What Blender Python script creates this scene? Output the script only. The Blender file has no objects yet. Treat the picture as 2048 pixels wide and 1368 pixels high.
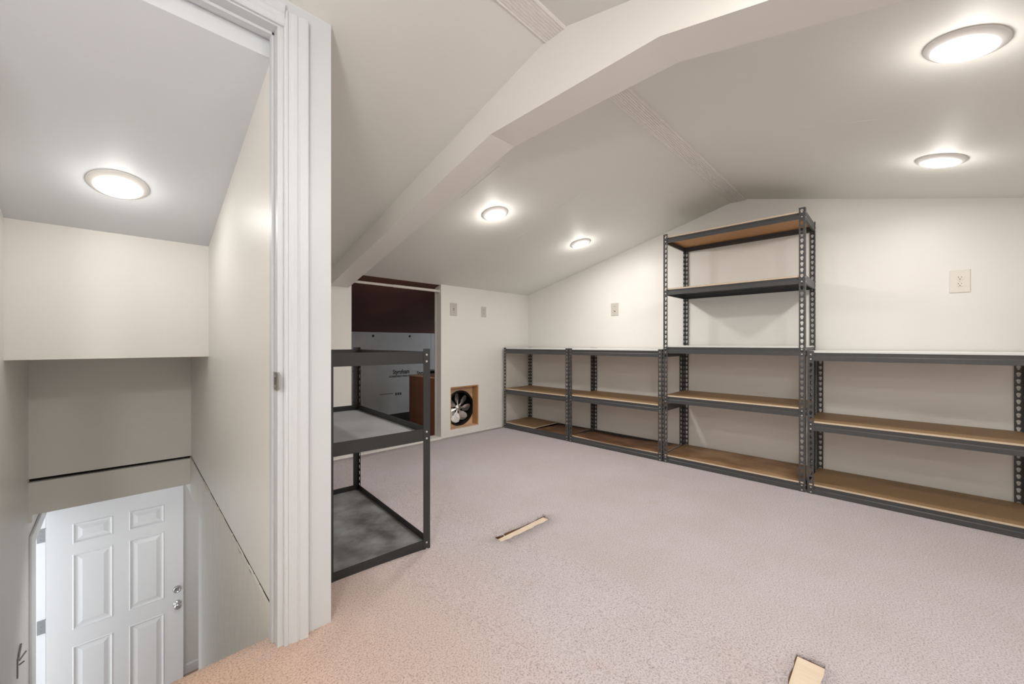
import bpy, bmesh, math, random
from mathutils import Vector, Matrix
from mathutils.geometry import tessellate_polygon, delaunay_2d_cdt
random.seed(7)
S = bpy.context.scene
C = S.collection
# ------------------------------------------------------------------ camera
F_PX, HEAD, H = 783.0, 44.5, 0.955          # focal length in pixels of 2048, heading, eye height
cam = bpy.data.cameras.new('camera'); camo = bpy.data.objects.new('camera', cam); C.objects.link(camo)
cam.sensor_width = 36; cam.lens = F_PX / 2048 * 36; cam.clip_start = .02
cam.shift_y = 3.0 / 2048
camo.location = (0, 0, H); camo.rotation_euler = (math.pi / 2, 0, math.radians(HEAD - 90))
S.camera = camo
# ------------------------------------------------------------------ world, exposure
w = bpy.data.worlds.new('world'); S.world = w; w.use_nodes = True
w.node_tree.nodes['Background'].inputs[0].default_value = (.88, .93, 1, 1)
w.node_tree.nodes['Background'].inputs[1].default_value = 2.6
S.view_settings.view_transform = 'Standard'; S.view_settings.look = 'None'
S.view_settings.exposure = 0.07; S.view_settings.gamma = 1; S.view_settings.use_curve_mapping = False

LAMP_W = 7.9
def area(name, loc, target, sx, sy, power, color=(1, .95, .88)):
    l = bpy.data.lights.new(name, 'AREA'); l.shape = 'RECTANGLE'; l.size = sx; l.size_y = sy; l.energy = power; l.color = color
    o = bpy.data.objects.new(name, l); C.objects.link(o); o.location = loc
    o.rotation_euler = (Vector(target) - Vector(loc)).to_track_quat('-Z', 'Y').to_euler()
    return o
# added fill light behind the camera, aimed up to bounce off the ceiling
area('bounced_fill', (-.75, -.35, 1.25), (-.70, -.2, 3.0), .35, .35, 31, (1, .985, .96))
# daylight outside the open entrance door at the foot of the stairs
area('daylight', (-1.15, 4.1, -.6), (.2, 3.3, -.9), 1.2, 1.6, 3.6, (.93, .965, 1))
area('landing_fill', (.30, 3.1, -.28), (.05, 4.0, -1.0), .3, .2, 2.0, (.97, .98, 1))  # added fill to brighten the landing, no fixture there

# ------------------------------------------------------------------ materials
def mat(name, col, rough=.6, metal=0, noise=None, bump=None, spec=.5, emis=None):
    """noise=(scale, amount, col2); bump=(scale, strength, distance)"""
    m = bpy.data.materials.new(name); m.use_nodes = True
    nt = m.node_tree; b = nt.nodes['Principled BSDF']
    b.inputs['Base Color'].default_value = (*col, 1); b.inputs['Roughness'].default_value = rough
    b.inputs['Metallic'].default_value = metal; b.inputs['Specular IOR Level'].default_value = spec
    tc = nt.nodes.new('ShaderNodeTexCoord')
    if noise:
        n = nt.nodes.new('ShaderNodeTexNoise'); n.inputs['Scale'].default_value = noise[0]; n.inputs['Detail'].default_value = 5
        mp = nt.nodes.new('ShaderNodeMapping'); nt.links.new(tc.outputs['Object'], mp.inputs[0]); nt.links.new(mp.outputs[0], n.inputs[0])
        if len(noise) > 3: mp.inputs['Scale'].default_value = noise[3]
        r = nt.nodes.new('ShaderNodeValToRGB'); r.color_ramp.elements[0].position = .5 - noise[1]; r.color_ramp.elements[1].position = .5 + noise[1]
        r.color_ramp.elements[0].color = (*noise[2], 1); r.color_ramp.elements[1].color = (*col, 1)
        nt.links.new(n.outputs[0], r.inputs[0]); nt.links.new(r.outputs[0], b.inputs['Base Color'])
    if bump:
        n = nt.nodes.new('ShaderNodeTexNoise'); n.inputs['Scale'].default_value = bump[0]; n.inputs['Detail'].default_value = 3
        nt.links.new(tc.outputs['Object'], n.inputs[0])
        bp = nt.nodes.new('ShaderNodeBump'); bp.inputs['Strength'].default_value = bump[1]; bp.inputs['Distance'].default_value = bump[2]
        nt.links.new(n.outputs[0], bp.inputs['Height']); nt.links.new(bp.outputs[0], b.inputs['Normal'])
    if emis:
        b.inputs['Emission Color'].default_value = (*emis[0], 1); b.inputs['Emission Strength'].default_value = emis[1]
    return m
M = {}
M['wall'] = mat('cream wall paint', (.86, .843, .805), .42, noise=(1.3, .5, (.84, .82, .78)), bump=(240, .05, .001))
M['ceil'] = mat('taupe ceiling paint', (.80, .795, .745), .55, noise=(1.7, .5, (.775, .768, .718)), bump=(200, .05, .001))
M['beam'] = mat('beam paint', (.84, .815, .775), .45, bump=(200, .05, .001))
M['grey'] = mat('cool white trim paint', (.65, .668, .69), .4, noise=(6, .5, (.63, .648, .67)), bump=(90, .06, .001))
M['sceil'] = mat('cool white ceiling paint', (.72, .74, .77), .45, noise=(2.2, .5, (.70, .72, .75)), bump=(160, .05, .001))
M['rough_wall'] = mat('whitewashed plywood', (.84, .81, .76), .55, noise=(9, .35, (.74, .70, .64), (6, 6, .8)), bump=(60, .1, .001))
M['dark'] = mat('dark gap', (.02, .018, .015), .9)
M['caulk'] = mat('cracked caulk', (.8, .76, .7), .8)
M['door'] = mat('white door paint', (.80, .80, .795), .35)
M['steel'] = mat('charcoal powder coated steel', (.078, .080, .083), .45, noise=(60, .5, (.064, .066, .068)), bump=(500, .08, .0006))
M['shaded_steel'] = mat('shade darkened rack steel', (.034, .034, .034), .45, noise=(60, .5, (.026, .026, .026)), bump=(500, .08, .0006))  # darker copy of the steel, the rack's shaded side put into its colour
M['rivet_white'] = mat('white thread', (.8, .78, .74), .8)
M['rivet'] = mat('bright rivet', (.75, .75, .75), .3, .8)
M['nickel'] = mat('satin nickel', (.55, .55, .54), .3, 1)
M['hinge'] = mat('grey hinge steel', (.30, .30, .30), .4, .7)
M['pboard'] = mat('tan particle board', (.38, .245, .125), .55, noise=(130, .35, (.27, .165, .075)))
M['pboard_under'] = mat('orange particle board underside', (.62, .36, .17), .6, noise=(130, .35, (.50, .27, .11)))
M['edge'] = mat('cream board edge', (.78, .66, .52), .6, noise=(40, .4, (.66, .53, .38)))
M['white_board'] = mat('white laminated board', (.78, .79, .78), .35)
M['stain'] = mat('water stained particle board', (.36, .18, .08), .5, noise=(6, .2, (.09, .035, .016)), bump=(20, .2, .002))
M['stain2'] = mat('tea stained particle board', (.42, .27, .145), .55, noise=(5, .16, (.24, .12, .05)))
M['greyboard'] = mat('grey board', (.42, .43, .44), .5, noise=(5, .3, (.33, .335, .34)))
M['concrete'] = mat('stained grey board', (.30, .31, .31), .45, noise=(8, .16, (.10, .09, .082)), bump=(30, .15, .002))
M['plate'] = mat('ivory wall plate', (.80, .76, .70), .35)
M['plate2'] = mat('grey ivory wall plate', (.60, .565, .51), .4)
M['slot'] = mat('slot dark', (.10, .09, .08), .6)
M['fixture'] = mat('white light trim', (.80, .78, .75), .45)
M['led'] = mat('lit diffuser', (1, 1, 1), .5, emis=((1, .97, .92), 9))
M['attic_roof'] = mat('brown roof sheathing', (.21, .085, .058), .8, noise=(2.0, .4, (.075, .045, .045)), bump=(30, .3, .004))
M['foam'] = mat('grey foam board', (.66, .66, .64), .6, noise=(3.5, .45, (.46, .46, .45)))
M['ink'] = mat('black print', (.012, .012, .012), .7)
M['ink2'] = mat('faded print', (.07, .07, .07), .7)
M['attic_floor'] = mat('attic floor', (.05, .045, .04), .9, noise=(12, .4, (.02, .018, .016)))
M['ply'] = mat('reddish plywood', (.30, .14, .07), .6, noise=(2.5, .4, (.20, .085, .04), (6, 6, 1)))
M['pine'] = mat('pine frame', (.60, .33, .14), .55, noise=(6, .4, (.46, .23, .085), (14, 14, 1)))
M['pine_lt'] = mat('pale fan panel', (.72, .50, .34), .6, noise=(14, .4, (.62, .41, .26)))
M['sub'] = mat('pale subfloor plywood', (.80, .68, .54), .65, noise=(5, .35, (.68, .54, .40), (22, 1.5, 1)))
M['gap_brown'] = mat('brown underlay', (.16, .075, .03), .9)
M['black'] = mat('black shroud', (.012, .012, .012), .35)
M['alu'] = mat('stamped aluminium', (.72, .72, .71), .28, .85)
M['rod'] = mat('off white rod', (.78, .74, .68), .4)
M['outside'] = mat('outside ground', (.4, .4, .38), .8)
M['tread'] = mat('stair carpet', (.50, .37, .31), .95)

# carpet: pile shading from bump, broad tan tint near the doorway
def carpet_mat():
    m = bpy.data.materials.new('mauve carpet'); m.use_nodes = True
    nt = m.node_tree; b = nt.nodes['Principled BSDF']; N = nt.nodes.new; L = nt.links.new
    b.inputs['Roughness'].default_value = .95; b.inputs['Specular IOR Level'].default_value = .1
    b.inputs['Sheen Weight'].default_value = .25
    tc = N('ShaderNodeTexCoord')
    def noise(sc, det=4, rough=.6):
        n = N('ShaderNodeTexNoise'); n.inputs['Scale'].default_value = sc; n.inputs['Detail'].default_value = det; n.inputs['Roughness'].default_value = rough
        L(tc.outputs['Object'], n.inputs[0]); return n
    def ramp(src, p0, c0, p1, c1):
        r = N('ShaderNodeValToRGB'); r.color_ramp.elements[0].position = p0; r.color_ramp.elements[0].color = (*c0, 1)
        r.color_ramp.elements[1].position = p1; r.color_ramp.elements[1].color = (*c1, 1); L(src, r.inputs[0]); return r
    big = ramp(noise(1.8, 5).outputs[0], .38, (.58, .51, .52), .62, (.61, .555, .585))
    # tan tint by the doorway, fading outwards
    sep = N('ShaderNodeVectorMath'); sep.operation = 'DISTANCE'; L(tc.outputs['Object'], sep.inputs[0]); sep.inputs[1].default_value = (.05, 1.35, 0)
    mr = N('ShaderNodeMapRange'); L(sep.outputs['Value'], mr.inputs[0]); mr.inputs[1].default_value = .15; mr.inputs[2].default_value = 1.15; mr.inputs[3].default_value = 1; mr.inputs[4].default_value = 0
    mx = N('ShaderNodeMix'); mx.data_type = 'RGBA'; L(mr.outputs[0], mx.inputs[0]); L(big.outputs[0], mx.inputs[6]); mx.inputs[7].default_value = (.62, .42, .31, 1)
    # dirty spots
    sp = ramp(noise(5.5, 6, .7).outputs[0], .30, (1, 1, 1), .40, (0, 0, 0))
    mm = N('ShaderNodeMath'); mm.operation = 'MULTIPLY'; mm.inputs[1].default_value = .5; L(sp.outputs[0], mm.inputs[0])
    mx2 = N('ShaderNodeMix'); mx2.data_type = 'RGBA'; L(mm.outputs[0], mx2.inputs[0]); L(mx.outputs[2], mx2.inputs[6]); mx2.inputs[7].default_value = (.56, .44, .41, 1)
    # tuft speckle
    v = N('ShaderNodeTexVoronoi'); v.inputs['Scale'].default_value = 190; L(tc.outputs['Object'], v.inputs[0])
    fine = noise(185, 3, .75)
    sk = ramp(fine.outputs[0], .27, (.40, .33, .31), .53, (1.10, 1.10, 1.10))
    mul = N('ShaderNodeMix'); mul.data_type = 'RGBA'; mul.blend_type = 'MULTIPLY'; mul.inputs[0].default_value = 1
    L(mx2.outputs[2], mul.inputs[6]); L(sk.outputs[0], mul.inputs[7]); L(mul.outputs[2], b.inputs['Base Color'])
    ad = N('ShaderNodeMath'); ad.operation = 'SUBTRACT'; L(fine.outputs[0], ad.inputs[0])
    m3 = N('ShaderNodeMath'); m3.operation = 'MULTIPLY'; m3.inputs[1].default_value = .6; L(v.outputs['Distance'], m3.inputs[0]); L(m3.outputs[0], ad.inputs[1])
    bp = N('ShaderNodeBump'); bp.inputs['Strength'].default_value = .55; bp.inputs['Distance'].default_value = .010
    L(ad.outputs[0], bp.inputs['Height']); L(bp.outputs[0], b.inputs['Normal'])
    return m
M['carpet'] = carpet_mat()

# ------------------------------------------------------------------ helpers
def add_box(bm, a, b, mi=0):
    x0, y0, z0 = a; x1, y1, z1 = b
    v = [bm.verts.new(p) for p in [(x0,y0,z0),(x1,y0,z0),(x1,y1,z0),(x0,y1,z0),(x0,y0,z1),(x1,y0,z1),(x1,y1,z1),(x0,y1,z1)]]
    fs = [bm.faces.new([v[i] for i in q]) for q in [(0,3,2,1),(4,5,6,7),(0,1,5,4),(1,2,6,5),(2,3,7,6),(3,0,4,7)]]
    for f in fs: f.material_index = mi
    return fs
def add_prism(bm, poly, axis, t0, t1, mi=0):
    """poly: 2-D outline in the other two axes (cyclic order x,y,z without axis), extruded along axis"""
    def P(p, t):
        return {'x': (t, p[0], p[1]), 'y': (p[0], t, p[1]), 'z': (p[0], p[1], t)}[axis]
    a = [bm.verts.new(P(p, t0)) for p in poly]; b = [bm.verts.new(P(p, t1)) for p in poly]
    fs = [bm.faces.new(a), bm.faces.new(list(reversed(b)))]
    n = len(poly)
    for i in range(n): fs.append(bm.faces.new([a[i], a[(i+1) % n], b[(i+1) % n], b[i]]))
    for f in fs: f.material_index = mi
    bmesh.ops.recalc_face_normals(bm, faces=fs)
    return fs
def add_cyl(bm, c, r, h, axis='z', n=24, r2=None, mi=0):
    r2 = r if r2 is None else r2
    q = {'z': Matrix(), 'x': Matrix.Rotation(math.pi/2, 4, 'Y'), 'y': Matrix.Rotation(-math.pi/2, 4, 'X')}[axis]
    res = bmesh.ops.create_cone(bm, cap_ends=True, segments=n, radius1=r, radius2=r2, depth=h, matrix=Matrix.Translation(c) @ q)
    for v in res['verts']:
        for f in v.link_faces: f.material_index = mi; 
    return res['verts']
def add_lathe(bm, prof, n=40, mi=0):
    rings = []
    for r, z in prof:
        rings.append([bm.verts.new((r*math.cos(2*math.pi*k/n), r*math.sin(2*math.pi*k/n), z)) for k in range(n)] if r > 1e-6 else [bm.verts.new((0, 0, z))])
    for A, B in zip(rings, rings[1:]):
        for k in range(n):
            a0 = A[k % len(A)]; a1 = A[(k+1) % len(A)]; b0 = B[k % len(B)]; b1 = B[(k+1) % len(B)]
            vs = []
            for v in (a0, a1, b1, b0):
                if v not in vs: vs.append(v)
            if len(vs) > 2:
                f = bm.faces.new(vs); f.material_index = mi; f.smooth = True
def obj(name, bm, m, parent=None, bevel=0, smooth=False):
    if bevel:
        bmesh.ops.bevel(bm, geom=[e for e in bm.edges], offset=bevel, segments=1, affect='EDGES')
    me = bpy.data.meshes.new(name); bm.to_mesh(me); bm.free()
    for mm in (m if isinstance(m, (list, tuple)) else [m]): me.materials.append(M[mm])
    if smooth:
        for p in me.polygons: p.use_smooth = True
    o = bpy.data.objects.new(name, me); C.objects.link(o)
    if parent: o.parent = parent
    return o
def NB(): return bmesh.new()
def tag(o, label, cat, group=None):
    o['label'] = label; o['category'] = cat
    if group: o['group'] = group
    return o
def thing(name, label, cat, loc=(0,0,0), rotz=0, group=None):
    o = bpy.data.objects.new(name, None); C.objects.link(o); o.location = loc; o.rotation_euler = (0, 0, rotz); o.empty_display_size = .05
    if label: tag(o, label, cat, group)
    return o
def struct(name, bm, m, label=None, **k):
    o = obj(name, bm, m, **k); o['kind'] = 'structure'
    if label: o['label'] = label
    return o
def bxs(name, boxes, m, parent=None, bevel=0, st=False, label=None):
    bm = NB()
    for a, b in boxes: add_box(bm, a, b)
    o = obj(name, bm, m, parent, bevel)
    if st: o['kind'] = 'structure'
    if label: o['label'] = label
    return o

# ------------------------------------------------------------------ the shell
XG, YK, YB = 3.56, 3.223, -1.40            # gable wall, knee wall, knee wall behind the camera
XL = -1.9                                  # end wall behind the camera
RY, RZ, SL = .914, 2.127, .2537            # ridge and roof slope
zc = lambda y: RZ - SL * abs(y - RY)
YW, YP = 1.345, 1.43                       # dividing wall face and landing edge
SX0, SX1 = -.315, .355                     # stairwell side walls

# floor: carpet with two cut strips where the subfloor shows
def rise(x, y):
    t = max(0, min(1, (1.5 - x) / .8)); s = t*t*(3-2*t)
    u = max(0, min(1, (y + .6) / 1.2)); s2 = u*u*(3-2*u)
    return .0275 * s * s2
outer = [(XL, YB), (XG, YB), (XG, YK), (SX1, YK), (SX1, 1.414), (-.6, 1.414), (XL, 1.414)]
random.seed(3)
def ragged(p, q, n, a):
    return [(p[0]+(q[0]-p[0])*i/n + random.uniform(-a, a), p[1]+(q[1]-p[1])*i/n + random.uniform(-a, a)) for i in range(n)]
def loop(c, n, a):
    out = []
    for i in range(4): out += ragged(c[i], c[(i+1) % 4], n[i], a)
    return out
hole1 = loop([(1.305, 1.352), (1.665, 1.348), (1.69, 1.409), (1.307, 1.421)], (12, 3, 14, 3), .004)
hole2 = loop([(.95, .150), (1.487, .150), (1.487, .223), (.95, .221)], (18, 4, 18, 4), .003)
pts = []; edges = []
for lp in (outer, hole1, hole2):
    b0 = len(pts); pts += lp; edges += [(b0+i, b0+(i+1) % len(lp)) for i in range(len(lp))]
for i in range(int((XG-XL)/.09)):
    for j in range(int((YK-YB)/.09)):
        x, y = XL+.05+i*.09, YB+.05+j*.09
        if x < SX1+.03 and y > 1.38: continue
        if 1.27 < x < 1.72 and 1.32 < y < 1.45: continue
        if .92 < x < 1.52 and .12 < y < .25: continue
        pts.append((x, y))
def inside(p, lp):
    c = False; n = len(lp)
    for i in range(n):
        (x0, y0), (x1, y1) = lp[i], lp[(i+1) % n]
        if (y0 > p[1]) != (y1 > p[1]) and p[0] < (x1-x0)*(p[1]-y0)/(y1-y0)+x0: c = not c
    return c
vs, es, fs, *_ = delaunay_2d_cdt([Vector(p) for p in pts], edges, [], 0, 1e-5)
bm = NB(); V = [bm.verts.new((v.x, v.y, rise(v.x, v.y))) for v in vs]
for f in fs:
    c = sum((Vector(vs[i]) for i in f), Vector((0, 0))) / len(f)
    if inside(c, outer) and not inside(c, hole1) and not inside(c, hole2):
        try: bm.faces.new([V[i] for i in f]).smooth = True
        except ValueError: pass
bmesh.ops.recalc_face_normals(bm, faces=bm.faces[:])
if sum(f.normal.z for f in bm.faces) < 0: bmesh.ops.reverse_faces(bm, faces=bm.faces[:])
bd = [e for e in bm.edges if e.is_boundary]          # pile thickness at every cut edge
ext = bmesh.ops.extrude_edge_only(bm, edges=bd)
for g in ext['geom']:
    if isinstance(g, bmesh.types.BMVert): g.co.z -= .014
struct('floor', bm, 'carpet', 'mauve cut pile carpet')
bm = NB(); add_box(bm, (XL, YB, -.03), (XG, 1.41, -.016)); add_box(bm, (SX1+.002, 1.41, -.03), (XG, 3.345, -.016))
struct('floor', bm, 'gap_brown', 'subfloor seen through the two cut strips')
for nm, (x0, x1, y0, y1), lb in (('plywood_strip', (1.27, 1.679, 1.33, 1.406), 'pale plywood strip bared by the cut in the carpet at mid floor'),
                                 ('plywood_strip', (.90, 1.474, .13, .218), 'pale plywood strip bared by the cut in the carpet at the bottom edge')):
    bm = NB(); zz = rise((x0+x1)/2, (y0+y1)/2) - .0135
    add_box(bm, (x0, y0, -.0155), (x1, y1, max(zz, -.0135)))
    o = obj(nm, bm, 'sub'); tag(o, lb, 'wood strip', 'bare wood strips in the carpet')
def tube(bm, p, q, r, n=8):
    p, q = Vector(p), Vector(q); d = q-p
    bmesh.ops.create_cone(bm, cap_ends=True, segments=n, radius1=r, radius2=r, depth=d.length, matrix=Matrix.Translation((p+q)/2) @ d.to_track_quat('Z', 'Y').to_matrix().to_4x4())
bm = NB(); th = [(1.325, 1.405, .006), (1.345, 1.398, .012), (1.352, 1.385, .008), (1.345, 1.372, .006), (1.352, 1.360, .010)]
for p, q in zip(th, th[1:]): tube(bm, p, q, .0012, 6)
tag(obj('loose_thread', bm, 'rivet_white'), 'loose white thread at the left end of the mid floor plywood strip', 'thread')

# walls
def gable_poly(y0, y1, z0=0):
    p = [(y0, z0), (y1, z0), (y1, zc(y1)+.06)]
    if y0 < RY < y1: p.append((RY, RZ+.06))
    p.append((y0, zc(y0)+.06)); return p
bm = NB(); add_prism(bm, gable_poly(YB-.12, YK+.12, -.03), 'x', XG, XG+.12); struct('wall_right', bm, 'wall', 'cream gable wall')
bm = NB(); add_prism(bm, gable_poly(YB-.12, YK+.12, -.03), 'x', XL-.12, XL); struct('wall_left', bm, 'wall')
bm = NB(); add_box(bm, (XL, YB-.12, -.03), (XG, YB, zc(YB)+.02)); struct('wall_front', bm, 'wall')
# knee wall with the attic opening and the fan hole
OX0, OX1, YT = 1.382, 2.276, YK+.10
FX0, FX1, FZ0, FZ1 = 2.391, 2.763, .077, .511
zt = zc(YK)
bm = NB()
def kbox(x0, x1, z0, z1):
    if z1 is None: add_prism(bm, [(YK, z0), (YT, z0), (YT, zc(YT)+.002), (YK, zt+.002)], 'x', x0, x1)
    else: add_box(bm, (x0, YK, z0), (x1, YT, z1))
kbox(SX1+.0, OX0, -.03, None); kbox(OX1, FX0, -.03, None); kbox(FX1, XG, -.03, None)
kbox(FX0, FX1, -.03, FZ0); kbox(FX0, FX1, FZ1, None)
struct('wall_back', bm, 'wall', 'cream knee wall with the attic opening')
# ceiling
bm = NB()
add_prism(bm, [(YB-.02, zc(YB-.02)), (RY, RZ), (YK+.02, zc(YK+.02)), (YK+.02, zc(YK+.02)+.04), (RY, RZ+.04), (YB-.02, zc(YB-.02)+.04)], 'x', XL-.05, XG+.02)
struct('ceiling', bm, 'ceil', 'taupe gabled ceiling')
# ridge batten, fluted
prof = [(-.052, 0), (-.050, -.007), (-.044, -.009), (-.040, -.004)]
for k in range(7):
    c = -.034 + k*.0113
    prof += [(c-.0045, -.004), (c-.003, -.0075), (c+.003, -.0075), (c+.0045, -.004)]
prof += [(.040, -.004), (.044, -.009), (.050, -.007), (.052, 0)]
prof = [(RY+a, RZ-.012+b) for a, b in prof]; prof += [(RY+.052, RZ-.005), (RY, RZ+.002), (RY-.052, RZ-.005)]
bm = NB(); add_prism(bm, prof, 'x', XL, XG); struct('trim_1', bm, 'beam', 'fluted batten along the ridge')
# boxed beam across the room
bm = NB()
lo = [(YB, 1.42), (.51, 1.88), (1.28, 1.88), (YK, 1.415)]
ys = [YB, -.4, .51, RY, 1.28, 2.2, YK]
def lz(y):
    for (a, za), (b, zb) in zip(lo, lo[1:]):
        if a <= y <= b+1e-6: return za+(zb-za)*(y-a)/(b-a)
rows = []
for y in ys:
    xn = 1.16+.02*(y-.9)
    rows.append([bm.verts.new((xn, y, zc(y)+.01)), bm.verts.new((xn, y, lz(y))), bm.verts.new((xn+.15, y, lz(y))), bm.verts.new((xn+.15, y, zc(y)+.01))])
for A, B in zip(rows, rows[1:]):
    for i in range(4): bm.faces.new([A[i], A[(i+1) % 4], B[(i+1) % 4], B[i]])
bm.faces.new(rows[0]); bm.faces.new(list(reversed(rows[-1]))); bmesh.ops.recalc_face_normals(bm, faces=bm.faces[:])
struct('ceiling_beam', bm, 'beam', 'boxed beam crossing under the ridge')
# faint drywall seams on the ceiling (raised taping ridges)
bm = NB()
for y0, y1, x, wd in ((1.45, 1.75, 2.22, .006), (2.05, 2.2, 2.27, .005), (1.6, 1.95, 1.52, .005), (.05, .35, 2.28, .005)):
    a, b = zc(y0), zc(y1)
    add_prism(bm, [(y0, a+.002), (y1, b+.002), (y1, b-.0012), (y0, a-.0012)], 'x', x, x+wd)
struct('trim_2', bm, 'ceil', 'raised tape seams on the ceiling')

# dividing wall between room and stairwell, white end trim
bm = NB(); add_prism(bm, [(YW+.012, .0), (YK, .0), (YK, zt), (YW+.012, zc(YW+.012))], 'x', SX1, .508)
struct('wall_divider', bm, 'wall', 'cream wall between the room and the stairwell')
bm = NB(); add_prism(bm, [(YW+.001, .0), (YW+.012, .0), (YW+.012, zc(YW+.012)), (YW+.001, zc(YW+.001))], 'x', .372, .5085)
struct('trim_3', bm, 'grey', 'flat white board on the end of the dividing wall')
# wall over and left of the doorway
DXL = -.44
bm = NB()
add_box(bm, (XL, YW, 0), (DXL-.02, YP, zc(YP)))
add_prism(bm, [(YW+.001, 1.94), (YP, 1.94), (YP, zc(YP)), (YW+.001, zc(YW))], 'x', DXL-.02, .372)
struct('wall_doorway', bm, 'grey', 'white painted wall around the doorway')
# doorway frame: door_2
d2 = thing('door_2', None, None); d2['kind'] = 'structure'
def casing(xin, sgn, name='casing'):
    # moulded profile from the opening outwards, (offset, projection)
    pr = [(0, 0), (0, .009), (.004, .012), (.009, .012), (.012, .008), (.018, .009), (.024, .013), (.034, .0145), (.040, .012), (.0435, .016), (.060, .018), (.066, .018), (.068, .015), (.068, 0)]
    b = NB(); add_prism(b, [(xin+sgn*o, YW-p) for o, p in pr], 'z', .0, 1.925 + .05)
    return obj(name, b, 'grey', d2)
casing(.366, 1); casing(DXL, -1)
b = NB(); pr = [(0, 0), (0, .009), (.004, .012), (.009, .012), (.012, .008), (.018, .009), (.024, .013), (.034, .0145), (.040, .012), (.0435, .016), (.060, .018), (.066, .018), (.068, .015), (.068, 0)]
add_prism(b, [(YW-p, 1.925+o) for o, p in pr], 'x', DXL, .366); obj('casing', b, 'grey', d2)
bxs('jamb', [((.350, YW, .012), (.372, YP-.002, 1.94))], 'grey', d2)
bxs('jamb', [((DXL-.02, YW, .012), (DXL, YP-.002, 1.94))], 'grey', d2)
bxs('jamb', [((DXL, YW, 1.920), (.350, YP-.002, 1.94))], 'grey', d2)
bxs('stop', [((.343, YW+.035, .02), (.350, YW+.062, 1.92)), ((DXL, YW+.035, .02), (DXL+.007, YW+.062, 1.92)), ((DXL, YW+.035, 1.911), (.350, YW+.062, 1.920))], 'grey', d2, bevel=.0012)
# strike plate on the jamb reveal
b = NB(); add_prism(b, [(YW-.014, .818), (YW-.010, .812), (YW+.03, .812), (YW+.03, .868), (YW-.010, .868), (YW-.014, .862)], 'x', .3465, .3500)
add_prism(b, [(YW-.022, .822), (YW-.010, .812), (YW-.010, .868), (YW-.022, .858)], 'x', .3475, .352)
sp = obj('strike_plate', b, 'nickel', d2); sp['label'] = 'satin nickel strike plate'
bxs('latch_hole', [((.3458, YW+.006, .829), (.3468, YW+.018, .852)), ((.3458, YW+.010, .860), (.3468, YW+.015, .864)), ((.3458, YW+.010, .816), (.3468, YW+.015, .820))], 'slot', sp)

# ---------------- stairwell
YH = 2.60                                   # face of the dropped header
sc = lambda y: 1.849 - .3386*(y-1.477)
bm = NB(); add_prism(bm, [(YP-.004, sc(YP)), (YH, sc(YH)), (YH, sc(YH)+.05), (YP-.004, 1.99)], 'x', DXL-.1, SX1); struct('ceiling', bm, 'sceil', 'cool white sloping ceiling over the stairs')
bm = NB(); add_box(bm, (SX0-.1, YH, .886), (SX1, 3.27, sc(YH)+.05)); struct('wall_header', bm, 'wall', 'cream dropped header over the stairs')
def crack_z(y): return .12 + (y-1.465)*(.22-.12)/(3.27-1.465)
bm = NB()  # right stair wall lining above the crack (thin sheet on the divider)
add_prism(bm, [(YP, crack_z(YP)+.006), (3.27, crack_z(3.27)+.006), (3.27, 1.75), (YP, 1.9)], 'x', SX1-.002, SX1+.002)
struct('wall_stair_right', bm, 'wall', 'cream upper wall of the stairwell')
bm = NB()
add_prism(bm, [(1.414, -1.92), (2.80, -1.92), (2.80, -.035), (3.27, -.035), (3.27, crack_z(3.27)-.006), (1.414, crack_z(1.414)-.006)], 'x', SX1-.006, SX1+.001)
struct('wall_stair_lower', bm, 'rough_wall', 'whitewashed plywood lining below the crack')
bm = NB(); add_prism(bm, [(1.42, crack_z(1.42)-.02), (3.27, crack_z(3.27)-.02), (3.27, crack_z(3.27)+.02), (1.42, crack_z(1.42)+.02)], 'x', SX1-.0005, SX1+.0004)
add_box(bm, (SX0, 3.30, .19), (SX1, 3.305, .26)); struct('trim_4', bm, 'dark', 'dark open joint around the stairwell')
bm = NB(); random.seed(11)
for k in range(26):
    y = 1.5 + random.random()*1.72; l = random.uniform(.01, .07); 
    if k < 4: y = 2.55+k*.05; l = .03
    add_prism(bm, [(y, crack_z(y)-.007), (y+l, crack_z(y+l)-.007), (y+l, crack_z(y+l)-.003+random.uniform(0, .003)), (y, crack_z(y)-.002)], 'x', SX1-.007, SX1-.001)
struct('trim_5', bm, 'caulk', 'broken caulk along the joint')
bm = NB(); add_box(bm, (SX1-.006, 2.80, -1.92), (1.3, 2.92, -.035)); struct('wall_stair_return', bm, 'wall')
bm = NB()
zb = lambda x: .233 + (x-SX0)*(.22-.233)/(SX1-SX0)
add_prism(bm, [(SX0-.1, .233+.006), (SX1, .226), (SX1, .90), (SX0-.1, .90)], 'y', 3.27, 3.37)
struct('wall_stair_back', bm, 'wall', 'cream wall at the end of the stairwell')
bm = NB(); add_prism(bm, [(SX0-.1, .045), (SX1, .045), (SX1, .209), (SX0-.1, .219)], 'y', 3.268, 3.37)
add_prism(bm, [(3.268, .045), (3.268, .007), (3.37, .045)], 'x', SX0, SX0+.012)
struct('wall_stair_beam', bm, 'wall', 'cream boxed beam above the entrance landing')
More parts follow.
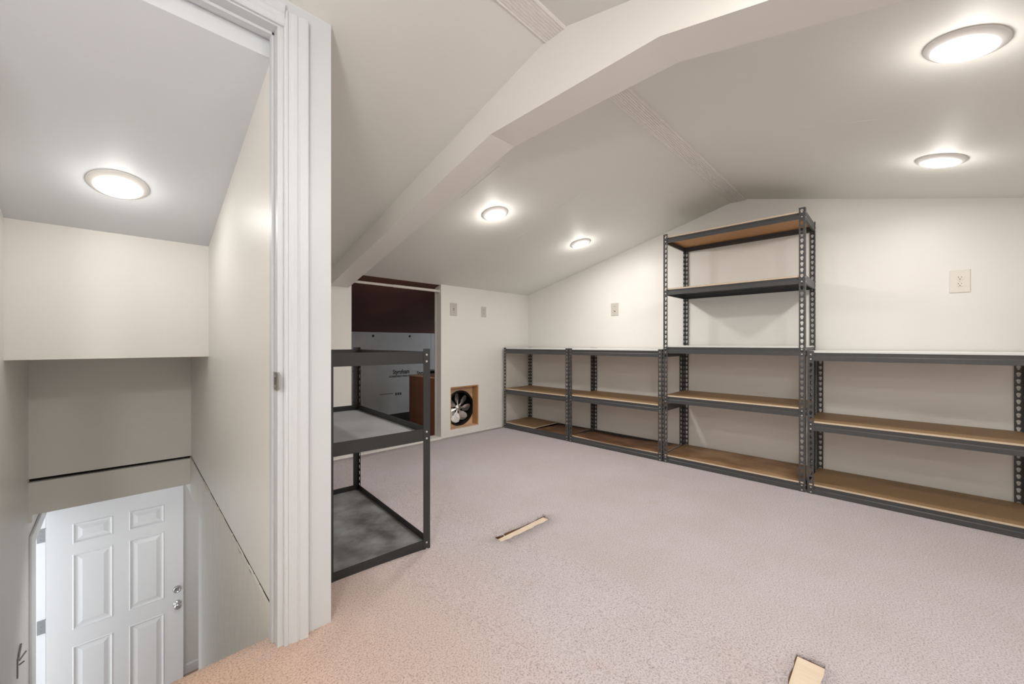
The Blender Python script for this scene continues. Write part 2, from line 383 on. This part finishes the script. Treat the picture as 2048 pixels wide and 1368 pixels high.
# left stair wall with the entrance opening
DY0, DY1, DZ0, DZ1 = 3.42, 4.03, -1.92, -.145
bm = NB()
add_box(bm, (SX0-.1, YP, DZ0), (SX0, DY0, 1.95)); add_box(bm, (SX0-.1, DY0, DZ1), (SX0, DY1, .45)); add_box(bm, (SX0-.1, DY1, DZ0), (SX0, 4.2, .45))
struct('wall_stair_left', bm, 'wall', 'cream left wall of the stairwell')
bm = NB(); add_box(bm, (SX0-.1, 4.12, -1.95), (1.35, 4.22, .45)); struct('wall_landing_back', bm, 'wall')
bm = NB(); add_box(bm, (1.3, 2.8, -1.95), (1.4, 4.2, 0)); struct('wall_landing_right', bm, 'wall')
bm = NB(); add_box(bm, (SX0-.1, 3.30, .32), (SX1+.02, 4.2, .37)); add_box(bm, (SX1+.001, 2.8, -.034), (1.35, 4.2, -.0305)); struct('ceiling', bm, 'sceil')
bm = NB(); add_box(bm, (SX1-.0, 3.271, -.03), (SX1+.05, 4.2, .35)); struct('wall_landing_upper', bm, 'wall')
bm = NB(); add_box(bm, (SX0-.1, 2.7, -1.97), (1.35, 4.2, -1.92)); struct('floor', bm, 'tread')
bm = NB(); add_box(bm, (.395, 3.0, -1.92), (1.30, 4.12, -1.72)); struct('landing_platform', bm, 'tread')
bm = NB(); add_prism(bm, [(4.12, -1.72), (4.106, -1.72), (4.106, -1.655), (4.112, -1.647), (4.12, -1.645)], 'x', .385, 1.30)
struct('baseboard_stair', bm, 'door', 'white baseboard beside the entrance door')
# flight of stairs going down from the doorway
for k in range(8):
    y0 = 1.414 + k*.17; z = -.24*(k+1) + 0
    bm = NB(); add_box(bm, (SX0, y0, max(z-.24, -1.92)), (SX1-.007, y0+.17 if k < 7 else y0+.17, z))
    if z > -1.92: struct('stair_tread', bm, 'tread')
    else: bm.free()
bm = NB(); add_box(bm, (SX0, 1.405, -1.9), (SX1, 1.4135, -.014)); struct('wall_riser', bm, 'tread')
bm = NB(); add_box(bm, (-3.2, 2.2, -2.0), (SX0-.1, 6, -1.93)); struct('ground', bm, 'outside')

# entrance door frame and open leaf: door_1
d1 = thing('door_1', None, None); d1['kind'] = 'structure'
bxs('casing', [((SX0, DY0-.14, DZ0), (SX0+.012, DY0, DZ1+.075))], 'door', d1, bevel=.003)
bxs('casing', [((SX0, DY0, DZ1), (SX0+.012, DY1, DZ1+.075))], 'door', d1, bevel=.003)
bxs('jamb', [((SX0-.1, DY1-.004, DZ0), (SX0-.001, DY1, DZ1))], 'door', d1)
bxs('jamb', [((SX0-.1, DY0, DZ0), (SX0-.001, DY0+.004, DZ1))], 'door', d1)
bxs('jamb', [((SX0-.1, DY0, DZ1-.004), (SX0-.001, DY1, DZ1))], 'door', d1)
LX0, LX1, LY, LZ0, LZ1 = -.312, .383, 3.985, -1.90, -.155
# leaf with recessed fields, raised panels are their own pieces
cols = [(-.190, -.008), (.084, .266)]
rowsz = [(-.400, -.275), (-.985, -.483), (-1.66, -1.108)]
xs = [LX0, cols[0][0], cols[0][1], cols[1][0], cols[1][1], LX1]
zs = [LZ0, rowsz[2][0], rowsz[2][1], rowsz[1][0], rowsz[1][1], rowsz[0][0], rowsz[0][1], LZ1]
bm = NB()
for i in range(5):
    for j in range(7):
        hole = i in (1, 3) and j in (1, 3, 5)
        add_box(bm, (xs[i], LY+(.009 if hole else 0), zs[j]), (xs[i+1], LY+.036, zs[j+1]))
bmesh.ops.remove_doubles(bm, verts=bm.verts[:], dist=1e-5)
leaf = obj('leaf', bm, 'door', d1); leaf['label'] = 'white six panel door leaf standing open'
for (x0, x1) in cols:
    for (z0, z1) in rowsz:
        b = NB()
        def ring(ins, yy): return [b.verts.new(p) for p in ((x0+ins, yy, z0+ins), (x1-ins, yy, z0+ins), (x1-ins, yy, z1-ins), (x0+ins, yy, z1-ins))]
        R = [ring(0, LY-.0035), ring(.010, LY+.0075), ring(.018, LY+.0075), ring(.040, LY-.001)]
        Rb = ring(0, LY+.0088)
        R = [Rb, ring(-.006, LY-.0005), R[0]] + R[1:]
        for A, B in zip(R, R[1:]):
            for i in range(4): b.faces.new([A[i], A[(i+1) % 4], B[(i+1) % 4], B[i]])
        b.faces.new(R[-1]); bmesh.ops.recalc_face_normals(b, faces=b.faces[:])
        obj('panel', b, 'door', leaf)
def lathe_y(name, prof, loc, m, parent, n=24):
    b = NB(); add_lathe(b, prof, n)
    bmesh.ops.transform(b, matrix=Matrix.Translation(loc) @ Matrix.Rotation(math.pi/2, 4, 'X'), verts=b.verts[:])
    bmesh.ops.recalc_face_normals(b, faces=b.faces[:])
    return obj(name, b, m, parent)
k1 = lathe_y('knob', [(0, 0), (.026, 0), (.026, .005), (.022, .009), (.010, .011), (.009, .022), (.018, .030), (.0235, .042), (.022, .052), (.012, .059), (0, .060)], (.345, LY, -1.063), 'nickel', leaf)
k2 = lathe_y('deadbolt', [(0, 0), (.026, 0), (.026, .006), (.021, .016), (.017, .018), (.016, .015), (0, .015)], (.345, LY, -.951), 'nickel', leaf)
b = NB(); add_box(b, (.384, LY+.012, -1.02), (.388, LY+.026, -1.00)); obj('latch_bolt', b, 'nickel', leaf)
for z in (-.315, -.918):
    b = NB(); add_box(b, (SX0-.038, DY1-.008, z-.045), (SX0-.001, DY1-.0045, z+.045))
    add_cyl(b, (SX0+.001, DY1-.012, z), .005, .09, 'z', 10)
    for dz in (-.028, 0, .028): add_cyl(b, (SX0-.022, DY1-.009, z+dz), .004, .002, 'y', 10)
    obj('hinge', b, 'hinge', d1)

# handrail bracket on the left stair wall
br = thing('handrail_bracket', 'small grey metal rail bracket on the left stairwell wall by the door', 'bracket', (SX0, 2.92, -.55))
def tube(bm, p, q, r, n=8):
    p, q = Vector(p), Vector(q); d = q-p
    bmesh.ops.create_cone(bm, cap_ends=True, segments=n, radius1=r, radius2=r, depth=d.length, matrix=Matrix.Translation((p+q)/2) @ d.to_track_quat('Z', 'Y').to_matrix().to_4x4())
b = NB(); add_box(b, (0, -.010, -.052), (.004, .010, .040)); obj('wall_plate', b, 'hinge', br, bevel=.001)
b = NB(); tube(b, (.003, 0, .032), (.006, .055, .075), .004); tube(b, (.004, .02, .015), (.022, .05, .035), .0035); tube(b, (.004, .02, -.005), (.018, .03, .0), .0035); obj('arm', b, 'hinge', br)

# ---------------- attic behind the knee wall
bm = NB(); add_prism(bm, [(YK+.018, zc(YK+.018)+.05), (5.1, zc(5.1)+.05), (5.1, zc(5.1)), (YK+.018, zc(YK+.018))], 'x', OX0-.03, XG+.9)
struct('ceiling', bm, 'attic_roof', 'dark brown roof sheathing in the attic')
bm = NB(); add_box(bm, (OX0-.03, YT, -.06), (XG+.9, 5.1, -.012)); struct('floor', bm, 'attic_floor')
bm = NB(); add_box(bm, (OX0-.05, YT, -.06), (OX0-.03, 5.1, 1.6)); add_box(bm, (XG+.9, YT, -.06), (XG+.95, 5.1, 1.6)); struct('wall_attic', bm, 'attic_roof')
YF = 4.93
fw_ = thing('foam_board_wall', 'grey printed foam insulation boards at the back of the attic', 'insulation', (0, YF, 0))
for x0, x1 in ((1.36, 1.62), (1.624, 3.30), (3.304, 4.44)):
    b = NB(); add_prism(b, [(x0, -.012), (x1, -.012), (x1, zc(YF)-.003), (x0, zc(YF)-.003)], 'y', 0, .04); obj('foam_board', b, 'foam', fw_)
for x, z in ((2.40, 1.055), (2.945, 1.058), (2.36, .065), (1.9, 1.05)):
    b = NB(); add_cyl(b, (x, -.002, z), .016, .004, 'y', 14); obj('fastener_washer', b, 'ink', fw_)
def text(s, x, z, size, m, parent, y=-.0015, sx=1, name='lettering', bold=0):
    cu = bpy.data.curves.new('t', 'FONT'); cu.body = s; cu.size = size; cu.extrude = .0004; cu.offset = bold; cu.resolution_u = 3
    t = bpy.data.objects.new('t', cu); C.objects.link(t); bpy.context.view_layer.update()
    dg = bpy.context.evaluated_depsgraph_get(); me = bpy.data.meshes.new_from_object(t.evaluated_get(dg))
    bpy.data.objects.remove(t); me.materials.clear(); me.materials.append(M[m])
    o = bpy.data.objects.new(name, me); C.objects.link(o); o.parent = parent; o.location = (x, y, z); o.rotation_euler = (math.pi/2, 0, 0); o.scale = (sx, 1, 1)
    return o
text('Styrofoam', 2.685, .535, .085, 'ink', fw_, sx=.72, bold=.002)
text('SCOREBOARD® INSULATION', 2.63, .490, .034, 'ink', fw_, sx=.80, bold=.001)
text('Styrofoam', 3.06, .500, .085, 'ink', fw_, sx=.72, bold=.002)
b = NB(); add_box(b, (2.130, -.001, .585), (2.165, 0, .615)); add_box(b, (2.172, -.001, .588), (2.235, 0, .612))
for i, wd in enumerate((.10, .085)): add_box(b, (2.13, -.001, .563-i*.014), (2.13+wd, 0, .568-i*.014))
add_box(b, (2.13, -.001, .525), (2.17, 0, .530)); add_box(b, (2.13, -.001, .505), (2.24, 0, .508)); obj('printed_mark', b, 'ink2', fw_)
b = NB()
for a, c in (((2.13, .145), (2.235, .149)), ((2.13, .216), (2.235, .220)), ((2.13, .149), (2.134, .216)), ((2.231, .149), (2.235, .216)), ((2.145, .165), (2.150, .2)), ((2.16, .165), (2.172, .2)), ((2.18, .165), (2.186, .2)), ((2.195, .165), (2.22, .2))): add_box(b, (a[0], -.001, a[1]), (c[0], 0, c[1]))
obj('printed_mark', b, 'ink2', fw_)
b = NB()
for k in range(9): add_box(b, (2.50+k*.021, -.001, .265), (2.515+k*.021, 0, .275))
for k in range(3): add_box(b, (2.72+k*.034, -.001, .24), (2.745+k*.034, 0, .275))
obj('printed_mark', b, 'ink2', fw_)
# black upright cylinder beside the fan box
bm = NB(); add_cyl(bm, (2.95, 4.25, .30), .17, .62, 'z', 20); tag(obj('attic_cylinder', bm, 'black', bevel=.006), 'black round duct standing in the attic behind the plywood box', 'cylinder')

# attic opening: sill, jamb lining, curtain rod
bm = NB(); add_box(bm, (1.10, YK-.014, 0), (OX1, YT+.02, .028)); struct('trim_6', bm, 'wall', 'cream sill board under the attic opening', bevel=.003)
bm = NB(); add_box(bm, (OX1-.004, YT-.014, .028), (OX1+.012, YT+.006, 1.49)); struct('trim_7', bm, 'rod', 'white strip on the jamb of the attic opening')
bm = NB(); add_box(bm, (OX1, YK-.006, 0), (XG-.45, YK, .022)); struct('baseboard_back', bm, 'wall')
rd = thing('curtain_rod', 'slim white tension rod across the top of the attic opening', 'rod', (0, YK+.035, 1.478))
bm = NB(); add_cyl(bm, ((OX0+1.80)/2, 0, 0), .0115, 1.80-OX0, 'x', 14); obj('outer_tube', bm, 'rod', rd)
bm = NB(); add_cyl(bm, ((OX1+1.78)/2, 0, 0), .0135, OX1-1.78, 'x', 14); obj('inner_tube', bm, 'rod', rd)
bm = NB(); add_cyl(bm, (OX0+.006, 0, 0), .016, .012, 'x', 14); obj('end_cap', bm, 'rod', rd)
bm = NB(); add_cyl(bm, (OX1-.006, 0, 0), .016, .012, 'x', 14); obj('end_cap', bm, 'rod', rd)

# exhaust fan in its plywood box
YFN = YT+.012
fan = thing('exhaust_fan', 'silver bladed exhaust fan set in a square wood framed hole', 'fan', (2.577, YK, .27))
b = NB()   # pine lining of the hole
x0, x1, z0, z1 = FX0-2.577, FX1-2.577, FZ0-.27, FZ1-.27
def board(nm, a, c, m): bb = NB(); add_box(bb, a, c); return obj(nm, bb, m, fan)
b.free()
board('frame_board', (x0, .004, z0), (x0+.012, .0895, z1), 'pine'); board('frame_board', (x1-.012, .004, z0), (x1, .0895, z1), 'pine')
board('frame_board', (x0+.012, .004, z1-.012), (x1-.012, .0895, z1), 'pine'); board('frame_board', (x0+.012, .004, z0), (x1-.012, .0895, z0+.008), 'pine_lt')
# back panel with round cut-out
n = 48; R0 = .182; bm = NB(); PY0, PY1 = .090, .102
rin, rout = [], []
for k in range(n):
    a = 2*math.pi*k/n; cx_, cz_ = math.cos(a), math.sin(a); q = .235/max(abs(cx_), abs(cz_))
    rin.append([bm.verts.new((R0*cx_, y_, R0*cz_)) for y_ in (PY0, PY1)]); rout.append([bm.verts.new((q*cx_, y_, q*cz_)) for y_ in (PY0, PY1)])
for k in range(n):
    m_ = (k+1) % n
    bm.faces.new([rin[k][0], rin[m_][0], rout[m_][0], rout[k][0]]); bm.faces.new([rin[k][1], rout[k][1], rout[m_][1], rin[m_][1]])
    bm.faces.new([rin[k][0], rin[k][1], rin[m_][1], rin[m_][0]]); bm.faces.new([rout[k][0], rout[m_][0], rout[m_][1], rout[k][1]])
bmesh.ops.recalc_face_normals(bm, faces=bm.faces[:])
obj('back_panel', bm, 'pine_lt', fan)
def lathe_obj(name, prof, m, y, n=40, c=(0, 0)):
    bb = NB(); add_lathe(bb, prof, n)
    bmesh.ops.transform(bb, matrix=Matrix.Translation((c[0], y, c[1])) @ Matrix.Rotation(math.pi/2, 4, 'X'), verts=bb.verts[:])
    bmesh.ops.recalc_face_normals(bb, faces=bb.faces[:]); return obj(name, bb, m, fan)
lathe_obj('shroud', [(.166, .012), (.186, .013), (.188, .008), (.180, .004), (.180, -.01), (.176, -.13), (.0, -.135), (0, -.132), (.172, -.128), (.172, -.02), (.170, .020)], 'black', .096)
bl = NB()
NBL = 7
for k in range(NBL):
    a0 = math.radians(97 - k*360/NBL)
    outline = [(.022, -.007), (.022, .007), (.05, .011), (.072, .034), (.110, .050), (.142, .044), (.158, .018), (.158, -.016), (.138, -.040), (.10, -.042), (.07, -.027), (.05, -.012)]
    b2 = NB(); vs_ = []
    for r_, t_ in outline:
        tw = math.radians(28) * min(1, max(0, (r_-.03)/.05))
        vs_.append((r_, t_*math.cos(tw), t_*math.sin(tw)))
    top = [b2.verts.new(p) for p in vs_]; bot = [b2.verts.new((p[0], p[1], p[2]-.0025)) for p in vs_]
    # spine ridge
    sp1 = b2.verts.new((.03, 0, .006)); sp2 = b2.verts.new((.09, 0, .003))
    n_ = len(top)
    cen = [sp1 if outline[i][0] < .06 else sp2 for i in range(n_)]
    for i in range(n_):
        j = (i+1) % n_
        if cen[i] == cen[j]: b2.faces.new([top[i], top[j], cen[i]])
        else: b2.faces.new([top[i], top[j], cen[j], cen[i]])
        b2.faces.new([top[j], top[i], bot[i], bot[j]])
    b2.faces.new(bot)
    bmesh.ops.recalc_face_normals(b2, faces=b2.faces[:])
    # local x,y -> world x,z ; local z -> towards the room (-y)
    bmesh.ops.transform(b2, matrix=Matrix(((math.cos(a0), -math.sin(a0), 0, 0), (0, 0, -1, .118), (math.sin(a0), math.cos(a0), 0, 0), (0, 0, 0, 1))), verts=b2.verts[:])
    obj('blade', b2, 'alu', fan)
bl.free()
lathe_obj('hub', [(0, .012), (.007, .012), (.010, .007), (.030, .006), (.036, .001), (.036, -.004), (0, -.004)], 'alu', .116, 24)
board('motor', (-.04, .135, -.04), (.04, .235, .04), 'black')
pb = thing('plywood_box', 'reddish plywood box behind the knee wall at the right of the opening', 'box', (0, 0, 0))
b = NB(); add_box(b, (2.283, YT+.006, -.012), (2.295, 3.83, .598)); obj('side_panel', b, 'ply', pb)
b = NB(); add_box(b, (2.281, YT+.006, .599), (2.83, 3.83, .611)); o = obj('top_panel', b, 'pine_lt', pb)
b = NB(); add_box(b, (2.296, 3.818, -.012), (2.83, 3.83, .598)); obj('back_panel', b, 'ply', pb)
b = NB(); add_box(b, (2.818, YT+.006, -.012), (2.83, 3.817, .598)); obj('side_panel', b, 'ply', pb)

# ------------------------------------------------------------------ ceiling lights
def ceiling_light(x, y, z, slope, label, grp=None, dim=1.0):
    """slope: dz/dy of the ceiling there"""
    t = thing('ceiling_light', label, 'ceiling light', (x, y, z), group=grp)
    t.rotation_euler = (math.atan(slope), 0, 0)
    b = NB(); add_lathe(b, [(.090, .001), (.0915, -.003), (.089, -.007), (.075, -.014), (.069, -.017), (.067, -.014), (.067, .0)]); bmesh.ops.recalc_face_normals(b, faces=b.faces[:])
    obj('trim_ring', b, 'fixture', t)
    b = NB(); add_lathe(b, [(.0665, -.013), (.05, -.0175), (.02, -.019), (0, -.0195)]); bmesh.ops.recalc_face_normals(b, faces=b.faces[:])
    if sum(f.normal.z for f in b.faces) > 0: bmesh.ops.reverse_faces(b, faces=b.faces[:])
    o = obj('diffuser', b, 'led', t); o['label'] = 'glowing round diffuser'
    l = bpy.data.lights.new('lamp_light', 'AREA'); l.shape = 'DISK'; l.size = .125; l.energy = LAMP_W*dim; l.color = (1, .965, .915)
    lo_ = bpy.data.objects.new('lamp_light', l); C.objects.link(lo_); lo_.parent = t; lo_.location = (0, 0, -.0215)
    g = bpy.data.lights.new('lamp_glow', 'POINT'); g.shadow_soft_size = .045; g.energy = LAMP_W*.20*dim; g.color = (1, .965, .915)
    go = bpy.data.objects.new('lamp_glow', g); C.objects.link(go); go.parent = t; go.location = (0, 0, -.075)
    return t, l, g
G = 'ceiling lights'
ceiling_light(1.85, 1.985, zc(1.985), -SL, 'round lit ceiling light left of the ridge, nearest the boxed beam', G)
ceiling_light(2.915, 2.01, zc(2.01), -SL, 'round lit ceiling light left of the ridge, farther one toward the gable wall', G, .80)
ceiling_light(1.80, -.148, zc(-.148), SL, 'largest round lit ceiling light at the top right of the picture', G, .74)
ceiling_light(2.845, -.155, zc(-.155), SL, 'round lit ceiling light at right, just above the gable wall', G, .66)
t0, l0, g0 = ceiling_light(.014, 2.231, sc(2.231), -.3386, 'round lit ceiling light on the sloping stairwell ceiling', G)
l0.energy = .85; l0.color = (1, .975, .95); g0.energy = .8
ceiling_light(.74, -.15, zc(-.15), SL, 'round ceiling light beside the camera, outside the picture', G)
ceiling_light(-.6, -.15, zc(-.15), SL, 'round ceiling light behind the camera, outside the picture', G)

# ------------------------------------------------------------------ wall plates
def duplex(parent, w, h, cm='plate'):
    # local frame: x right, z up, y = 0 wall, -y outwards
    for s in (1, -1):
        b = NB(); cz = s*.0195
        pts_ = []
        for k in range(20):
            a = 2*math.pi*k/20; pts_.append((.0165*math.cos(a), cz+max(-.0125, min(.0125, .0165*math.sin(a)))))
        add_prism(b, pts_, 'y', -.0082, -.0045); r = obj('receptacle', b, cm, parent)
        b = NB(); add_box(b, (-.0075, -.0088, cz+.001), (-.0052, -.0081, cz+.009)); add_box(b, (.0052, -.0088, cz+.002), (.0072, -.0081, cz+.008))
        add_cyl(b, (0, -.0085, cz-.006), .0026, .0008, 'y', 10); obj('slot', b, 'slot', r)
    b = NB(); add_cyl(b, (0, -.0075, 0), .003, .002, 'y', 10); obj('screw', b, 'plate2', parent)
def plate(name, label, loc, rotz, w, h, m, cat):
    t = thing(name, label, cat, loc, rotz)
    b = NB(); A = [b.verts.new(p) for p in ((-w/2, 0, -h/2), (w/2, 0, -h/2), (w/2, 0, h/2), (-w/2, 0, h/2))]
    B = [b.verts.new(p) for p in ((-w/2, -.003, -h/2), (w/2, -.003, -h/2), (w/2, -.003, h/2), (-w/2, -.003, h/2))]
    e = .004; D = [b.verts.new(p) for p in ((-w/2+e, -.006, -h/2+e), (w/2-e, -.006, -h/2+e), (w/2-e, -.006, h/2-e), (-w/2+e, -.006, h/2-e))]
    for P_, Q_ in ((A, B), (B, D)):
        for i in range(4): b.faces.new([P_[i], P_[(i+1) % 4], Q_[(i+1) % 4], Q_[i]])
    b.faces.new(D); bmesh.ops.recalc_face_normals(b, faces=b.faces[:]); obj('cover_plate', b, m, t)
    return t
RG = -math.pi/2     # plates on the gable wall face -x
p1 = plate('wall_outlet', 'large ivory duplex outlet high on the gable wall at far right', (XG, -.27, 1.328), RG, .086, .136, 'plate', 'outlet'); duplex(p1, 0, 0)
p2 = plate('cable_plate', 'grey ivory cable plate on the gable wall left of the tall shelf', (XG, 2.037, 1.30), RG, .082, .128, 'plate2', 'wall plate')
b = NB(); add_cyl(b, (.004, -.010, -.018), .005, .01, 'y', 12); obj('jack', b, 'hinge', p2)
b = NB(); tube(b, (.004, -.012, -.016), (-.006, -.014, .012), .002); tube(b, (-.006, -.014, .012), (-.014, -.012, -.022), .002); tube(b, (-.012, -.01, .035), (.012, -.01, .034), .002); obj('cable_end', b, 'plate', p2)
p3 = plate('light_switch', 'grey ivory switch plate on the knee wall nearest the attic opening', (2.428, YK, 1.302), 0, .086, .130, 'plate2', 'switch')
b = NB(); add_box(b, (-.005, -.0072, -.012), (.005, -.006, .012)); obj('toggle_slot', b, 'slot', p3)
b = NB(); add_prism(b, [(-.006, -.004), (-.016, -.012), (-.016, -.007), (-.006, .006)], 'x', -.003, .003); obj('toggle', b, 'plate2', p3)
for sz in (.030, -.030):
    b = NB(); add_cyl(b, (0, -.0065, sz), .003, .002, 'y', 10); obj('screw', b, 'hinge', p3)
p4 = plate('wall_outlet', 'grey ivory duplex outlet on the knee wall above the fan', (2.836, YK, 1.30), 0, .070, .112, 'plate2', 'outlet'); duplex(p4, 0, 0, 'plate2')

# ------------------------------------------------------------------ boltless steel shelving
FWD, TH = .034, .0018
def hole_poly(cy, cz, s=1.32):
    """keyhole: round top 11 mm, narrow foot"""
    p = []
    for k in range(9):
        a = math.radians(-35 + k*(250/8)); p.append((cy+.0068*s*math.cos(a), cz+.004+.0068*s*math.sin(a)))
    p += [(cy-.0030*s, cz-.010*s), (cy+.0030*s, cz-.010*s)]
    return p
def post_mesh(height, solid_b=False):
    bm = NB(); cell = .0381; n = int(height/cell)
    for fl in (0, 1):
        cells = [(i*cell, (i+1)*cell) for i in range(n)]; cells[-1] = (cells[-1][0], height)
        for (z0, z1) in cells:
            rect = [Vector((0, z0, 0)), Vector((FWD, z0, 0)), Vector((FWD, z1, 0)), Vector((0, z1, 0))]
            if fl == 1 and solid_b: pl = [rect]
            else: pl = [rect, [Vector((*q, 0)) for q in hole_poly(FWD*.53, (z0+z0+cell)/2)]]
            ap = [q for l in pl for q in l]; tr = tessellate_polygon(pl)
            vv = [bm.verts.new((0, q.x, q.y) if fl == 0 else (q.x, 0, q.y)) for q in ap]
            for t in tr:
                try: bm.faces.new([vv[i] for i in t])
                except ValueError: pass
    bmesh.ops.remove_doubles(bm, verts=bm.verts[:], dist=1e-5)
    bmesh.ops.recalc_face_normals(bm, faces=bm.faces[:])
    bmesh.ops.solidify(bm, geom=bm.faces[:], thickness=TH)
    me = bpy.data.meshes.new('post'); bm.to_mesh(me); bm.free(); me.materials.append(M['steel']); return me
PM = {h: post_mesh(h) for h in (.908, 1.832)}
PM['solid'] = post_mesh(.925, True); PM['solid'].materials[0] = M['shaded_steel']
BH = .054
def beam_prof(inv=False):
    # (depth inward, z) of the stepped long beam
    if inv: return [(0, 0), (0, BH), (.003, BH), (.003, .004), (.018, .004), (.018, 0)]
    return [(0, 0), (0, .025), (.005, .029), (.005, BH-.003), (.022, BH-.003), (.022, BH-.006), (.008, BH-.006), (.008, .028), (.003, .024), (.003, .003), (.014, .003), (.014, 0)]
def shelf_unit(name, label, D, Lh, levels, height, loc, rotz, boards, post=None, flip=False, group=None, cat='shelving unit', pm=None, sm='steel'):
    """local: x 0..D depth (0 = front), y 0..Lh length; boards: one function per level"""
    t = thing(name, label, cat, loc, rotz, group)
    me = pm or PM[height]
    for (x, y, sx, sy) in ((0, 0, 1, 1), (0, Lh, 1, -1), (D, 0, -1, 1), (D, Lh, -1, -1)):
        o = bpy.data.objects.new('post', me); C.objects.link(o); o.parent = t; o.location = (x, y, 0); o.scale = (sx, sy, 1)
        b = NB()
        for z in levels:
            for dz in (.010, BH-.014):
                add_cyl(b, (-.0006, FWD*.53, z+dz), .0047, .003, 'x', 10)
                add_cyl(b, (FWD*.53, -.0006, z+dz), .0047, .003, 'y', 10)
        r = obj('rivets', b, 'rivet', o); r['kind'] = 'stuff'
    for li, z in enumerate(levels):
        for x, s in ((.0022, 1), (D-.0022, -1)):
            b = NB(); add_prism(b, [(x+s*p, z+q) for p, q in beam_prof(flip)], 'y', .004, Lh-.004); obj('beam', b, sm, t)
        for y, s in ((.0022, 1), (Lh-.0022, -1)):
            b = NB(); add_prism(b, [(y+s*p, z+q) for p, q in [(0, 0), (0, BH), (.002, BH), (.002, .002), (.012, .002), (.012, 0)]], 'x', .004, D-.004); obj('side_beam', b, sm, t)
        boards[li](t, z, D, Lh)
    return t
def flat(mtop, medge='edge', munder='pboard_under', th=.012, lift=0):
    def f(t, z, D, Lh):
        b = NB(); z0 = z+BH-.004+lift
        fs = add_box(b, (.003, .006, z0), (D-.006, Lh-.006, z0+th))
        for q in fs: q.normal_update()
        for q in fs: q.material_index = 0 if q.normal.z > .5 else (2 if q.normal.z < -.5 else 1)
        # a scatter of cuts so the edge is not razor sharp
        bmesh.ops.bevel(b, geom=b.edges[:], offset=.0008, segments=1, affect='EDGES')
        o = obj('board', b, [mtop, medge, munder], t)
        return o
    return f
def warped(mtop, fn, y0=.006, y1=None, th=.010, x0=.012):
    def f(t, z, D, Lh):
        b = NB(); nx, ny = 8, 30; ye = (y1 if y1 else Lh-.006); g = {}
        for k in (0, 1):
            for i in range(nx+1):
                for j in range(ny+1):
                    u, v = i/nx, j/ny
                    g[k, i, j] = b.verts.new((x0+(D-.02-x0)*u + .004*math.sin(v*9)*(1-u), y0+(ye-y0)*v, z+BH-.006+fn(u, v)+k*th))
        for k in (0, 1):
            for i in range(nx):
                for j in range(ny): b.faces.new([g[k, i, j], g[k, i+1, j], g[k, i+1, j+1], g[k, i, j+1]]).material_index = 0
        for i in range(nx):
            for j in (0, ny): b.faces.new([g[0, i, j], g[0, i+1, j], g[1, i+1, j], g[1, i, j]]).material_index = 1
        for j in range(ny):
            for i in (0, nx): b.faces.new([g[0, i, j], g[0, i, j+1], g[1, i, j+1], g[1, i, j]]).material_index = 1
        bmesh.ops.recalc_face_normals(b, faces=b.faces[:])
        return obj('board', b, [mtop, 'edge'], t, smooth=False)
    return f
def both(*fs):
    def f(*a):
        for q in fs: q(*a)
    return f
XF, DEP = 3.108, .445
GS = 'charcoal boltless shelving units along the gable wall'
def sag(u, v): return -.004+.010*(abs(2*v-1)**2) - .022*(u > .0)*u*(.4+v)
split = both(warped('pboard', lambda u, v: .003+.003*v, y0=.458, y1=.895), warped('stain', lambda u, v: -.008-.012*v*u-.006*math.sin(3*v), y0=.008, y1=.435))
u1 = shelf_unit('shelving_unit', 'low charcoal shelving unit in the corner, leftmost, with a split bottom board', DEP, .900, (.002, .386, .844), .908, (XF, 2.285, 0), 0,
                [split, flat('pboard'), flat('white_board', medge='white_board')], group=GS)
u2 = shelf_unit('shelving_unit', 'low charcoal shelving unit second from the corner, with a warped dark stained bottom board', DEP, .922, (.002, .398, .844), .908, (XF, 1.353, 0), 0,
                [warped('stain', sag), flat('pboard'), flat('white_board', medge='white_board')], group=GS)
u3 = shelf_unit('shelving_unit', 'tall charcoal five tier shelving unit rising above the low ones', DEP, .925, (.002, .480, .876, 1.345, 1.762), 1.832, (XF, .418, 0), 0,
                [flat('stain2'), flat('pboard'), flat('white_board', medge='white_board'), flat('pboard', munder='steel', lift=-.011), flat('pboard', munder='pboard_under', lift=-.0115)], group=GS)
u4 = shelf_unit('shelving_unit', 'low charcoal shelving unit at far right, cut by the frame edge', DEP, .913, (.002, .402, .846), .908, (XF, -.505, 0), 0,
                [flat('pboard'), flat('pboard'), flat('white_board', medge='white_board')], group=GS)
# stand-alone rack behind the door jamb, trays turned rail up
def tray(m):
    def f(t, z, D, Lh):
        b = NB(); add_box(b, (.004, .006, z+.012), (D-.004, Lh-.006, z+.024)); obj('board', b, m, t)
    return f
rot = math.radians(-4.6)
rk = shelf_unit('utility_rack', 'dark open rack with rimmed trays standing beside the white doorway trim', .455, .914, (.003, .507, .858), None, (0, 0, 0), 0,
                [tray('concrete'), tray('greyboard'), tray('greyboard')], flip=True, cat='rack', pm=PM['solid'], sm='shaded_steel')
rk.rotation_euler = (0, 0, rot)
# place so that the near right post stands at (1.018, 1.527)
c_, s_ = math.cos(rot), math.sin(rot)
rk.location = (1.018-(.455*c_), 1.527-(.455*s_), .006)
